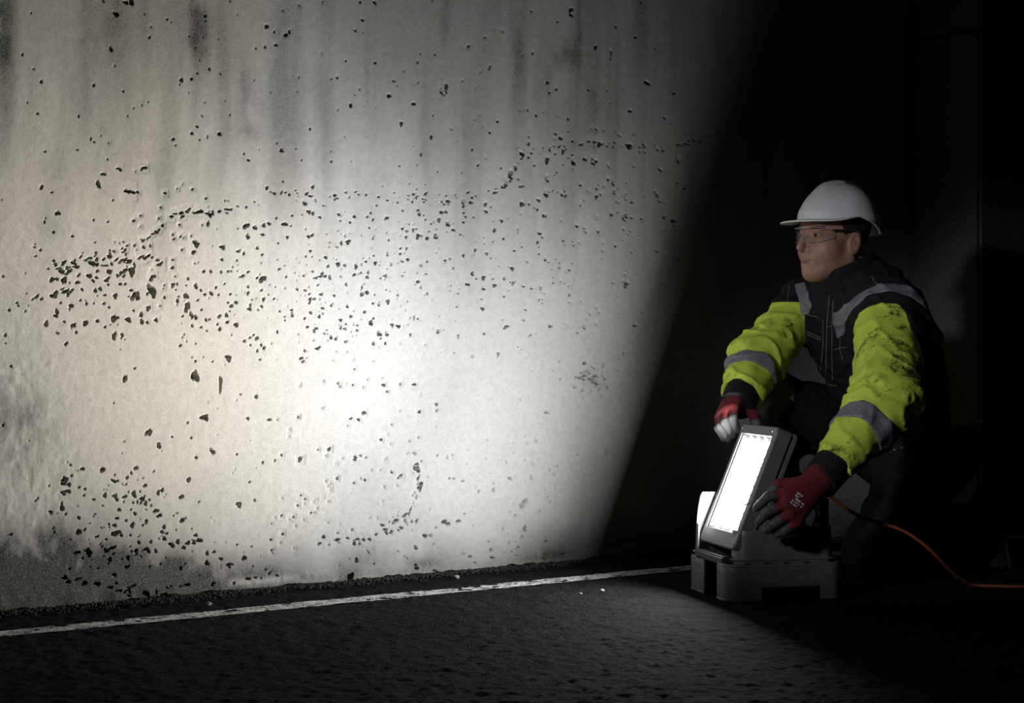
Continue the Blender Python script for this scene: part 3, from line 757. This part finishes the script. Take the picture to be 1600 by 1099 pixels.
tir = [P(1152, 673, 4.838), P(1146, 681, 4.853), P(1139, 687, 4.870), P(1132, 686, 4.898)]
thr = [P(1165, 632, 4.92), P(1178, 650, 4.90), P(1184, 668, 4.89)]
def glove(wrist, kn, pip, tips, th, lab, cm, cf, cut):
    hs = lambda p: hand_sdf(p, wrist, kn, pip, tips, th)
    allp = np.array([wrist] + kn + pip + tips + th); lo, hi = allp.min(0) - .045, allp.max(0) + .045
    ax = nz(wrist - np.mean(kn, 0))
    f = lambda p: smin(hs(p), smax(cone(p, wrist - ax * .02, wrist + ax * .055, .034, .038), slab(p, wrist + ax * .02, ax, .035), .004) - .0008 * np.sin(half(p, wrist, ax) * 900), .012)
    g = adopt(net_obj('glove', f, lo, hi, .0026, M['glove'], None)); g['label'] = lab
    for k, a, t in zip(kn + [th[1]], pip + [(th[1] + th[2]) / 2], tips + [th[2]]):
        # coated outer finger
        c0 = k + (a - k) * cut
        zf = lambda p, k=k, a=a, t=t, c0=c0: np.maximum(np.minimum(cone(p, c0, a, .0150, .0150), cone(p, a, t, .015, .014)), -half(p, c0, nz(t - k)))
        fc = lambda p, zf=zf: smax(hs(p) - .0011, zf(p), .0015)
        pts = np.array([k, a, t]); adopt(net_obj('finger_coating', fc, pts.min(0) - .022, pts.max(0) + .022, .0024, cm, None), g)
    return g, f
gl, fgl = glove(wl, knl, pil_, til, thl, 'red knit glove with grey coated fingers on the near hand', M['coat'], None, .45)
gr, fgr = glove(wr2, knr, pir, tir, thr, 'red glove with pale grey fingertips on the far hand', M['coat2'], None, .75)

# surface points along a sight line, for seams and prints laid on real surfaces
def tree(o):
    me = o.data; n = len(me.vertices); co = np.empty(n * 3, np.float32); me.vertices.foreach_get('co', co)
    return BVHTree.FromPolygons([tuple(c) for c in co.reshape(-1, 3)], [tuple(p.vertices) for p in me.polygons])
def hit(tr, px, py):
    d = Vector(P(px, py, 1.0) - V(0, 0, CAMH)).normalized()
    return tr.ray_cast(Vector((0, 0, CAMH)), d)
def tube(pts, r, nseg=6):
    pts = [Vector(p) for p in pts]; bm = bmesh.new(); rings = []
    prev = None
    for i, p in enumerate(pts):
        t = (pts[min(i+1, len(pts)-1)] - pts[max(i-1, 0)]).normalized()
        a = t.orthogonal().normalized() if prev is None else (prev - t * prev.dot(t)).normalized()
        prev = a; b_ = t.cross(a)
        rings.append([bm.verts.new(p + (a * math.cos(k / nseg * 2 * math.pi) + b_ * math.sin(k / nseg * 2 * math.pi)) * r) for k in range(nseg)])
    for u, v in zip(rings, rings[1:]):
        for k in range(nseg): bm.faces.new((u[k], u[(k+1) % nseg], v[(k+1) % nseg], v[k]))
    bm.faces.new(rings[0][::-1]); bm.faces.new(rings[-1])
    return bm
vt = tree(vest)
SEAMS = [[(1231,482),(1245,484),(1262,489)], [(1243,508),(1262,519),(1280,527),(1286,527)], [(1243,512),(1262,523),(1280,531),(1286,531)], [(1244,577),(1262,581),(1280,588),(1289,598)],
         [(1286,500),(1286,545),(1281,585)], [(1296,462),(1292,505),(1291,560),(1290,596)], [(1302,470),(1300,510),(1300,560),(1301,600)], [(1292,511),(1310,508),(1324,507)],
         [(1244,485),(1262,492),(1282,497)], [(1313,528),(1312,546),(1318,565)], [(1303,547),(1316,543),(1326,544)], [(1294,601),(1302,603),(1311,602)], [(1234,445),(1231,465),(1230,484)], [(1362,432),(1367,441),(1374,447)]]
for sm in SEAMS:
    pts = []
    for (x0, y0), (x1, y1) in zip(sm, sm[1:]):
        k = max(2, int(math.hypot(x1 - x0, y1 - y0) / 3))
        for t in np.linspace(0, 1, k, endpoint=False):
            h = hit(vt, x0 + (x1-x0)*t, y0 + (y1-y0)*t)
            if h[0] is not None: pts.append(h[0] + h[1] * .0003)
    pts = [p for i, p in enumerate(pts) if i == 0 or (p - pts[i-1]).length < .03]
    if len(pts) > 2: adopt(bm_obj('stitching', tube(pts, .0007, 5), M['stitch']), jacket)
# worn white print on the back of the near glove: short bars in rows, no legible text
gt = tree(gl)
bm = bmesh.new(); o0 = np.array([1247., 769.]); ux = np.array([.80, .60]); uy = np.array([-.62, .78])
rows = [(0, 0, 5), (0, 5, 4), (-1, 9.5, 10), (0, 14.5, 9), (0, 19, 6)]
random.seed(3)
for r0, ry, nb in rows:
    x = r0
    for k in range(nb):
        w = random.choice((1.2, 1.6, 2.0)); hgt = 3.0 if ry < 12 else 2.4
        if random.random() < .18: x += w + .5; continue
        for (ya, yb, xa, xb) in random.choice([((0, hgt, 0, .6), (0, .7, 0, w)), ((0, hgt, 0, .6), (hgt-.7, hgt, 0, w)), ((0, .7, 0, w), (hgt-.7, hgt, 0, w), (0, hgt, w-.6, w)), ((0, hgt, 0, w),)]):
            cs_ = [o0 + ux * (x + xx) + uy * (ry + yy) for xx, yy in ((xa, ya), (xb, ya), (xb, yb), (xa, yb))]
            hs_ = [hit(gt, *c) for c in cs_]
            if all(h[0] is not None for h in hs_):
                lo = [bm.verts.new(h[0] + h[1] * .0001) for h in hs_]; hi_ = [bm.verts.new(h[0] + h[1] * .0007) for h in hs_]
                bm.faces.new(hi_); bm.faces.new(lo[::-1])
                for i in range(4): bm.faces.new((lo[i], lo[(i+1) % 4], hi_[(i+1) % 4], hi_[i]))
        x += w + .6
o = adopt(bm_obj('print', bm, M['print'], smooth=False), gl); o['label'] = 'worn white print on the glove back'

# ------------------------------------------------------------------ hard hat
hat_root = bpy.data.objects.new('hard_hat', None)
def helmet():
    bm = bmesh.new(); NA, NT = 120, 26
    def edge_z(phi):
        a = abs(phi) * 180 / math.pi
        return .055 + .012 * math.exp(-((a - 80) / 19)**2) - .020 * float(sstep(98, 145, a))
    rings = []
    for t in range(NT + 1):
        u = t / NT; ring = []
        for k in range(NA):
            phi = -math.pi + 2 * math.pi * k / NA
            ze = edge_z(phi); zt = .164
            # dome profile: steep sides, rounded crown
            th = u * math.pi / 2
            rr = math.sin(th) ** .86; zz = math.cos(th) ** 1.02
            ax_ = .120 if abs(phi) < math.pi/2 else .116
            x = .002 + math.cos(phi) * ax_ * rr; y = math.sin(phi) * .098 * rr
            z = ze + (zt - ze) * zz
            if abs(phi) < math.pi / 2: x += .010 * math.cos(phi) * (u ** 3)
            crest = math.exp(-(y / .024) ** 6) * float(sstep(-.10, -.06, x)) * float(sstep(.105, .06, x))
            z += .0085 * crest; 
            step = math.exp(-((u - .86) / .05) ** 2)                    # pressed line above the rim
            x += math.cos(phi) * .0015 * step; y += math.sin(phi) * .0015 * step
            ring.append((x, y, z))
        rings.append(ring)
    for i in range(1, 9):                                              # brim and rain lip
        ring = []
        for k in range(NA):
            phi = -math.pi + 2 * math.pi * k / NA; x, y, z = rings[NT][k]
            a = abs(phi) * 180 / math.pi
            br = .046 * max(0, math.cos(min(a / 84, 1) * math.pi / 2)) ** .75 + .005 + .006 * float(sstep(140, 165, a))
            e = br * i / 8
            ring.append((x + math.cos(phi) * e, y + math.sin(phi) * e * .9, z - .010 * (i / 8) * (br / .06) + (.0 if i < 8 else -.002)))
        rings.append(ring)
    top = bm.verts.new((.002, 0, .1725)); vs_ = []
    for r_ in rings[1:]: vs_.append([bm.verts.new(q) for q in r_])
    for k in range(NA): bm.faces.new((top, vs_[0][k], vs_[0][(k+1) % NA]))
    for a_, b_ in zip(vs_, vs_[1:]):
        for k in range(NA): bm.faces.new((a_[k], b_[k], b_[(k+1) % NA], a_[(k+1) % NA]))
    return bm
Mh = Matrix((( HF[0], HL[0], 0, HC[0]), (HF[1], HL[1], 0, HC[1]), (0, 0, 1, HC[2]), (0, 0, 0, 1))) @ Matrix.Translation((-.021, 0, .005)) @ Matrix.Rotation(math.radians(-3.0), 4, 'Y')
hat_bm = helmet(); bmesh.ops.transform(hat_bm, matrix=Mh, verts=hat_bm.verts)
hat = adopt(bm_obj('hard_hat', hat_bm, M['helmet'])); hat['label'] = 'white hard hat with short brim'
md = hat.modifiers.new('thick', 'SOLIDIFY'); md.thickness = .003; md.offset = -1
bpy.data.objects.remove(hat_root)
ht = tree(hat)
def hat_piece(name, x, y, sx, sy, sz, mat, rx=0):
    p0 = Mh @ Vector((x, y, .4)); h = ht.ray_cast(p0, Vector((0, 0, -1)))
    if h[0] is None: return
    bm = bmesh.new(); bmesh.ops.create_cube(bm, size=1); bmesh.ops.scale(bm, vec=(sx, sy, sz), verts=bm.verts)
    bmesh.ops.bevel(bm, geom=list(bm.edges), offset=min(sx, sy, sz) * .25, segments=2, affect='EDGES')
    q = Vector((0, 0, 1)).rotation_difference(h[1]).to_matrix().to_4x4()
    bmesh.ops.transform(bm, matrix=Matrix.Translation(h[0]) @ q @ Matrix.Rotation(math.atan2(HF[1], HF[0]), 4, 'Z'), verts=bm.verts)
    return adopt(bm_obj(name, bm, mat), hat)
for k in range(8): hat_piece('vent_slot', .022 - .0088 * k, .027, .0036, .016, .008, M['slot'])
for k in range(5): hat_piece('vent_slot', .022 - .0088 * k, -.027, .0036, .016, .008, M['slot'])
# ------------------------------------------------------------------ safety glasses
g_bm = bmesh.new(); NA, NZ = 40, 12; grid = []
for i in range(NA + 1):
    a = math.radians(-74 + 148 * i / NA); col = []
    for j in range(NZ + 1):
        v = j / NZ
        notch = math.exp(-(a / .13) ** 2)
        taper = float(sstep(80, 38, abs(math.degrees(a))))
        z0 = .006 - .002 + .016 * notch + .012 * (1 - taper); z1 = .043 - .008 * (1 - taper)
        z = z0 + (z1 - z0) * v
        col.append(g_bm.verts.new(hw(.040 + .075 * math.cos(a) * (1 - .02 * (1 - v)), .074 * math.sin(a), z)))
    grid.append(col)
for i in range(NA):
    for j in range(NZ): g_bm.faces.new((grid[i][j], grid[i+1][j], grid[i+1][j+1], grid[i][j+1]))
lens = adopt(bm_obj('safety_glasses', g_bm, M['glass'])); lens['label'] = 'clear wraparound safety glasses with black temples'
def arc(j, off=0): 
    return [Vector(hw(.040 + .0755 * math.cos(math.radians(-74 + 148 * i / NA)) , .0745 * math.sin(math.radians(-74 + 148 * i / NA)), 0)) * Vector((1, 1, 0)) + Vector((0, 0, grid_z[i][j])) for i in range(NA + 1)]
me = lens.data; co = np.array([v.co[:] for v in me.vertices]).reshape(NA + 1, NZ + 1, 3); grid_z = co[..., 2]
clear = simple('clear_rim', (.35, .36, .36), .2)
adopt(bm_obj('rim', tube([co[i, NZ] for i in range(NA + 1)], .0011, 6), clear), lens)
adopt(bm_obj('rim', tube([co[i, 0] for i in range(NA + 1)], .0009, 6), clear), lens)
for s in (1, -1):
    e = [(.066, .0735, .034), (.045, .0765, .034), (.015, .0795, .033), (-.012, .0825, .032), (-.026, .081, .022), (-.034, .078, .004)]
    bm = tube([hw(x, s * y, z) for x, y, z in e], .0026, 8)
    adopt(bm_obj('temple', bm, M['frame']), lens)

# ------------------------------------------------------------------ work light
AL = math.radians(13.5)
LO = (.5045, 4.505, 0.0)
lamp = empty('work_light', LO, AL)
tag(lamp, 'grey portable floodlight with tilted glowing diode panel on a four footed base', 'work light')
LAMPM = Matrix.Translation(LO) @ Matrix.Rotation(AL, 4, 'Z')
def prism(bm, prof, y0, y1, bev=0.0, segs=2):
    """profile in local x,z pulled from y0 to y1"""
    a = [bm.verts.new((x, y0, z)) for x, z in prof]; c = [bm.verts.new((x, y1, z)) for x, z in prof]
    bm.faces.new(a); bm.faces.new(c[::-1])
    for i in range(len(prof)): bm.faces.new((a[i], c[i], c[(i+1) % len(prof)], a[(i+1) % len(prof)]))
    bmesh.ops.recalc_face_normals(bm, faces=bm.faces)
    if bev: bmesh.ops.bevel(bm, geom=[e for e in bm.edges], offset=bev, segments=segs, affect='EDGES', clamp_overlap=True)
def rbox(bm, lo, hi, bev, segs=2):
    v = box_bm(bm, lo, hi); bmesh.ops.recalc_face_normals(bm, faces=bm.faces)
    if bev: bmesh.ops.bevel(bm, geom=list({e for q in v for e in q.link_edges}), offset=bev, segments=segs, affect='EDGES', clamp_overlap=True)
LB, WB_ = .322, .285
def plan_outline(x0, x1, y0, inner, r, n=8):
    """open U in plan: near face at y0, rounded corners of radius r turning towards +inner"""
    s = 1 if inner > 0 else -1; pts = []
    pts.append((x0, y0 + inner))
    for k in range(n + 1):
        a = k / n * math.pi / 2; pts.append((x0 + r - r * math.cos(a), y0 + s * (r - r * math.sin(a))))
    for t in np.linspace(0, 1, 40)[1:-1]: pts.append((x0 + r + (x1 - x0 - 2 * r) * t, y0))
    for k in range(n + 1):
        a = k / n * math.pi / 2; pts.append((x1 - r + r * math.sin(a), y0 + s * (r - r * math.cos(a))))
    pts.append((x1, y0 + inner)); return pts
def skirt(name, outline, zb, zt, mat, thick=.004, taper=0.0, cx=.156, bev=True, parent=None):
    """thin walled skirt following an outline; zb, zt are functions of x"""
    bm = bmesh.new(); rows = []
    NZs = 5
    for x, y in outline:
        b0, t0 = zb(x), zt(x)
        rows.append([bm.verts.new((x + (cx - x) * taper * ((b0 + (t0 - b0) * j / NZs)), y, b0 + (t0 - b0) * j / NZs)) for j in range(NZs + 1)])
    for a, c in zip(rows, rows[1:]):
        for j in range(NZs): bm.faces.new((a[j], c[j], c[j+1], a[j+1]))
    o = bm_obj(name, bm, mat, parent or lamp)
    s_ = o.modifiers.new('thick', 'SOLIDIFY'); s_.thickness = thick; s_.offset = 0
    bv = o.modifiers.new('soft', 'BEVEL'); bv.width = .0012; bv.segments = 2; bv.limit_method = 'ANGLE'
    return o
Z1, Z2, Z3 = .086, .096, .172
def arch(x): return .0 if not (.108 < x < .262) else .034
def low_top(x): return Z1
def up_top(x):
    lug = float(sstep(.105, .128, x)) * float(sstep(.240, .205, x))
    return (.172 if x < .17 else .180) + .055 * lug
for y0, inner, lab in ((0.0, .065, None), (WB_, -.065, None)):
    ol = plan_outline(.018, LB, y0, inner if inner > 0 else -.125, .034)
    # bottom arch edges need their own columns
    xs_extra = [.1075, .1085, .2615, .2625]
    ol2 = []
    for a, c in zip(ol, ol[1:]):
        ol2.append(a)
        if abs(a[1] - y0) < 1e-6 and abs(c[1] - y0) < 1e-6:
            for xe in xs_extra:
                if a[0] < xe < c[0]: ol2.append((xe, y0))
    ol2.append(ol[-1])
    ft = skirt('foot', ol2, arch, low_top, M['lamp'], .005)
    s = 1 if inner > 0 else -1
    # ledge on top of the foot, with a rib line below
    lg = plan_outline(.022, LB - .004, y0 + s * .003, inner * .95, .032)
    skirt('ledge', lg, lambda x: Z1 - .006, lambda x: Z1 + .004, M['lamp'], .012, parent=ft)
    rim = plan_outline(.016, LB + .002, y0 - s * .002, inner if inner > 0 else -.125, .036)
    bm = tube([(x, y, Z1 - .001) for x, y in rim], .0018, 6); bm_obj('rib', bm, M['lamp'], ft)
    for lo_, hi_ in ((0, .108), (.262, .4)):
        bmr = [(x, y, .004) for x, y in rim if lo_ <= x + 1e-3 <= hi_]
        if len(bmr) > 2: bm_obj('rib', tube(bmr, .0022, 6), M['lamp'], ft)
    pu = plan_outline(.046 if s > 0 else .022, LB - .012, y0 + s * .010, inner * .6, .030)
    pu2 = []
    for a, c in zip(pu, pu[1:]):
        k = 4 if abs(a[1] - c[1]) < 1e-6 else 1
        for t in range(k): pu2.append((a[0] + (c[0] - a[0]) * t / k, a[1] + (c[1] - a[1]) * t / k))
    pu2.append(pu[-1])
    pt = (lambda x: up_top(x)) if s > 0 else (lambda x: .170 + .078 * float(sstep(.024, .040, x)) ** .5 * float(sstep(.24, .2, x)))
    sp = skirt('side_plate', pu2, lambda x: Z1 - .002, pt, M['lamp'], .005, taper=.35)
    rb = plan_outline(.042 if s > 0 else .019, LB - .008, y0 + s * .007, inner * .63, .031)
    bm_obj('rib', tube([(x, y, Z2 + .004) for x, y in rb], .0022, 6), M['lamp'], sp)
    for k in range(4):
        bm = bmesh.new(); rbox(bm, (.062 + k * .052, min(y0 - s * .0035, y0 + s * .004), Z1 + .0045), (.076 + k * .052, max(y0 - s * .0035, y0 + s * .004), Z1 + .0085), .001)
        bm_obj('latch_slot', bm, M['lamp2'], sp)
# inner tray, rear wall and rear post
bm = bmesh.new(); rbox(bm, (.055, .055, .075), (LB - .03, WB_ - .055, .092), .004); bm_obj('tray', bm, M['lamp2'], lamp)
bm = bmesh.new(); rbox(bm, (LB - .040, .045, .070), (LB - .028, WB_ - .045, .150), .004); bm_obj('rear_wall', bm, M['lamp'], lamp)
bm = bmesh.new(); rbox(bm, (LB - .044, .040, .10), (LB - .020, .066, .246), .003); bm_obj('rear_post', bm, M['lamp'], lamp)
bm = bmesh.new(); rbox(bm, (LB - .044, WB_ - .066, .10), (LB - .020, WB_ - .040, .246), .003); bm_obj('rear_post', bm, M['lamp'], lamp)
bm = bmesh.new(); rbox(bm, (.02, .040, .086), (.05, WB_ - .040, .106), .004); bm_obj('front_rail', bm, M['lamp2'], lamp)
# tilting head
TL = math.radians(22.0)
el_ = Vector((math.sin(TL), 0, math.cos(TL))); en = Vector((-math.cos(TL), 0, math.sin(TL))); ew = Vector((0, 1, 0))
B0 = Vector((.038, .014, .126))                                   # near lower front corner of the head
PW, PL = .250, .322
def HM(): return Matrix(((ew.x, el_.x, en.x, B0.x), (ew.y, el_.y, en.y, B0.y), (ew.z, el_.z, en.z, B0.z), (0, 0, 0, 1)))   # (w, l, n) -> lamp space
def head_box(bm, lo, hi, bev, segs=3):
    rbox(bm, lo, hi, bev, segs)
def head_obj(name, bm, mat, parent=None, smooth=True):
    bmesh.ops.transform(bm, matrix=HM(), verts=bm.verts); return bm_obj(name, bm, mat, parent or lamp, smooth)
ex0, ex1, ey0, ey1 = .020, PW - .018, .040, PL - .026             # window in the face
def frame_bm(z0, z1, bev):
    """housing front: a rounded block with the window let in"""
    bm = bmesh.new(); R, n = .014, 5
    def rr(x0, y0, x1, y1, r):
        pts = []
        for cx_, cy_, a0 in ((x1 - r, y1 - r, 0), (x0 + r, y1 - r, 90), (x0 + r, y0 + r, 180), (x1 - r, y0 + r, 270)):
            for k in range(n + 1):
                a = math.radians(a0 + 90 * k / n); pts.append((cx_ + r * math.cos(a), cy_ + r * math.sin(a)))
        return pts
    o = rr(0, 0, PW, PL, R); oi = rr(bev, bev, PW - bev, PL - bev, R - bev * .5); w = rr(ex0, ey0, ex1, ey1, .003); w2 = rr(ex0 + .004, ey0 + .004, ex1 - .004, ey1 - .004, .003)
    L0 = [bm.verts.new((x, y, z0)) for x, y in o]; L1 = [bm.verts.new((x, y, z1 - bev)) for x, y in o]
    L2 = [bm.verts.new((x, y, z1)) for x, y in oi]; L3 = [bm.verts.new((x, y, z1)) for x, y in w]; L4 = [bm.verts.new((x, y, z1 - .016)) for x, y in w2]
    for a, c in ((L0, L1), (L1, L2), (L2, L3), (L3, L4)):
        for i in range(len(a)): bm.faces.new((a[i], a[(i+1) % len(a)], c[(i+1) % len(a)], c[i]))
    bm.faces.new(L0[::-1])
    return bm
hd = head_obj('head_frame', frame_bm(-.038, 0, .003), M['lamp'])
bm = bmesh.new(); head_box(bm, (.001, .001, -.064), (PW - .001, PL - .001, -.0395), .008); head_obj('head_back', bm, M['lamp'])
bm = bmesh.new(); head_box(bm, (ex0 + .001, ey0 + .001, -.020), (ex1 - .001, ey1 - .001, -.0145), .0); head_obj('led_board', bm, M['reflector'], hd)
NCOL, NROW = 4, 10
cw, ch = (ex1 - ex0 - .012) / NCOL, (ey1 - ey0 - .016) / NROW
led_me = None
for i in range(NCOL):
    for j in range(NROW):
        if led_me is None:
            bm = bmesh.new(); bmesh.ops.create_uvsphere(bm, u_segments=8, v_segments=4, radius=1)
            bmesh.ops.delete(bm, geom=[v for v in bm.verts if v.co.z < -.05], context='VERTS')
            for v in bm.verts: v.co.x *= cw * .40; v.co.y *= ch * .42; v.co.z *= .0045
            led_me = bpy.data.meshes.new('led_lens'); bm.to_mesh(led_me); bm.free(); led_me.materials.append(M['led'])
        o = bpy.data.objects.new('led_lens', led_me); COL.objects.link(o); o.parent = hd
        o.matrix_local = HM() @ Matrix.Translation((ex0 + .006 + cw * (i + .5), ey0 + .008 + ch * (j + .5), -.0144))
for i in range(NCOL + 1):
    bm = bmesh.new(); xk = ex0 + .006 + cw * i
    head_box(bm, (xk - .0012, ey0 + .004, -.0145), (xk + .0012, ey1 - .003, -.0035), 0)
    head_obj('divider', bm, M['reflector'], hd, False)
for (w_, l_) in ((.010, PL - .012), (.030, PL - .012), (PW - .010, PL - .012), (.010, .012), (PW - .010, .012)):
    bm = bmesh.new(); bmesh.ops.create_cone(bm, cap_ends=True, segments=12, radius1=.0028, radius2=.0024, depth=.0016)
    bmesh.ops.translate(bm, vec=(w_, l_, .0006), verts=bm.verts); head_obj('screw', bm, M['metal'], hd)
for y_ in (.006, PW + .024):
    bm = bmesh.new(); bmesh.ops.create_cone(bm, cap_ends=True, segments=24, radius1=.020, radius2=.018, depth=.020)
    bmesh.ops.rotate(bm, matrix=Matrix.Rotation(math.pi / 2, 3, 'X'), verts=bm.verts)
    bmesh.ops.translate(bm, vec=(.165, y_, .200), verts=bm.verts); bm_obj('tilt_knob', bm, M['lamp2'], lamp)
# the wire bail that shows beside the hand
bm_obj('wire_bail', tube([(.062, -.002, .235), (.075, -.008, .241), (.090, -.012, .243), (.11, -.012, .243)], .0012, 6), M['metal'], lamp)
bm_obj('cable_loop', tube([(LB - .075, .03, .23), (LB - .06, .03, .222), (LB - .055, .035, .20), (LB - .06, .05, .17), (LB - .07, .07, .14)], .004, 8), M['metal'], lamp)
# the light the diodes throw
for watts, spread in LAMP_BEAMS:
    ld = bpy.data.lights.new('work_light_beam', 'AREA'); ld.shape = 'RECTANGLE'; ld.size = ex1 - ex0 - .012; ld.size_y = ey1 - ey0 - .012
    ld.energy = watts; ld.color = (1.0, .985, .955); ld.spread = math.radians(spread)
    lo_ = bpy.data.objects.new('work_light_beam', ld); COL.objects.link(lo_); lo_.parent = lamp
    lo_.matrix_local = HM() @ Matrix.Translation(((ex0 + ex1) / 2, (ey0 + ey1) / 2, -.0025)) @ Matrix.Rotation(math.pi, 4, 'X')

# ------------------------------------------------------------------ orange cord
cp = [P(1212, 733, 4.66), P(1232, 735, 4.66), P(1250, 741, 4.66), P(1272, 755, 4.68), P(1296, 775, 4.72), P(1325, 797, 4.74), P(1352, 810, 4.74), P(1385, 820, 4.73), P(1415, 832, 4.72),
      P(1442, 850, 4.71), P(1465, 871, 4.71), P(1485, 892, 4.735), P(1504, 907, 4.765), P(1524, 916, 4.785), P(1555, 921, 4.775), P(1620, 924, 4.765), P(1700, 917, 4.84), P(1900, 900, 5.1)]
def catmull(pts, k=8):
    pts = [np.asarray(p) for p in pts]; ext = [2*pts[0]-pts[1]] + pts + [2*pts[-1]-pts[-2]]; out = []
    for i in range(1, len(ext) - 2):
        p0, p1, p2, p3 = ext[i-1:i+3]
        for t in np.linspace(0, 1, k, endpoint=False):
            out.append(.5 * (2*p1 + (p2-p0)*t + (2*p0-5*p1+4*p2-p3)*t*t + (3*p1-p0-3*p2+p3)*t**3))
    out.append(pts[-1]); return out
pts = catmull(cp)
for p in pts: p[2] = max(p[2], .006)
cord = bm_obj('power_cord', tube(pts, .0046, 10), M['cord'])
tag(cord, 'orange power cord running from the work light past the knee to the ground', 'cord')
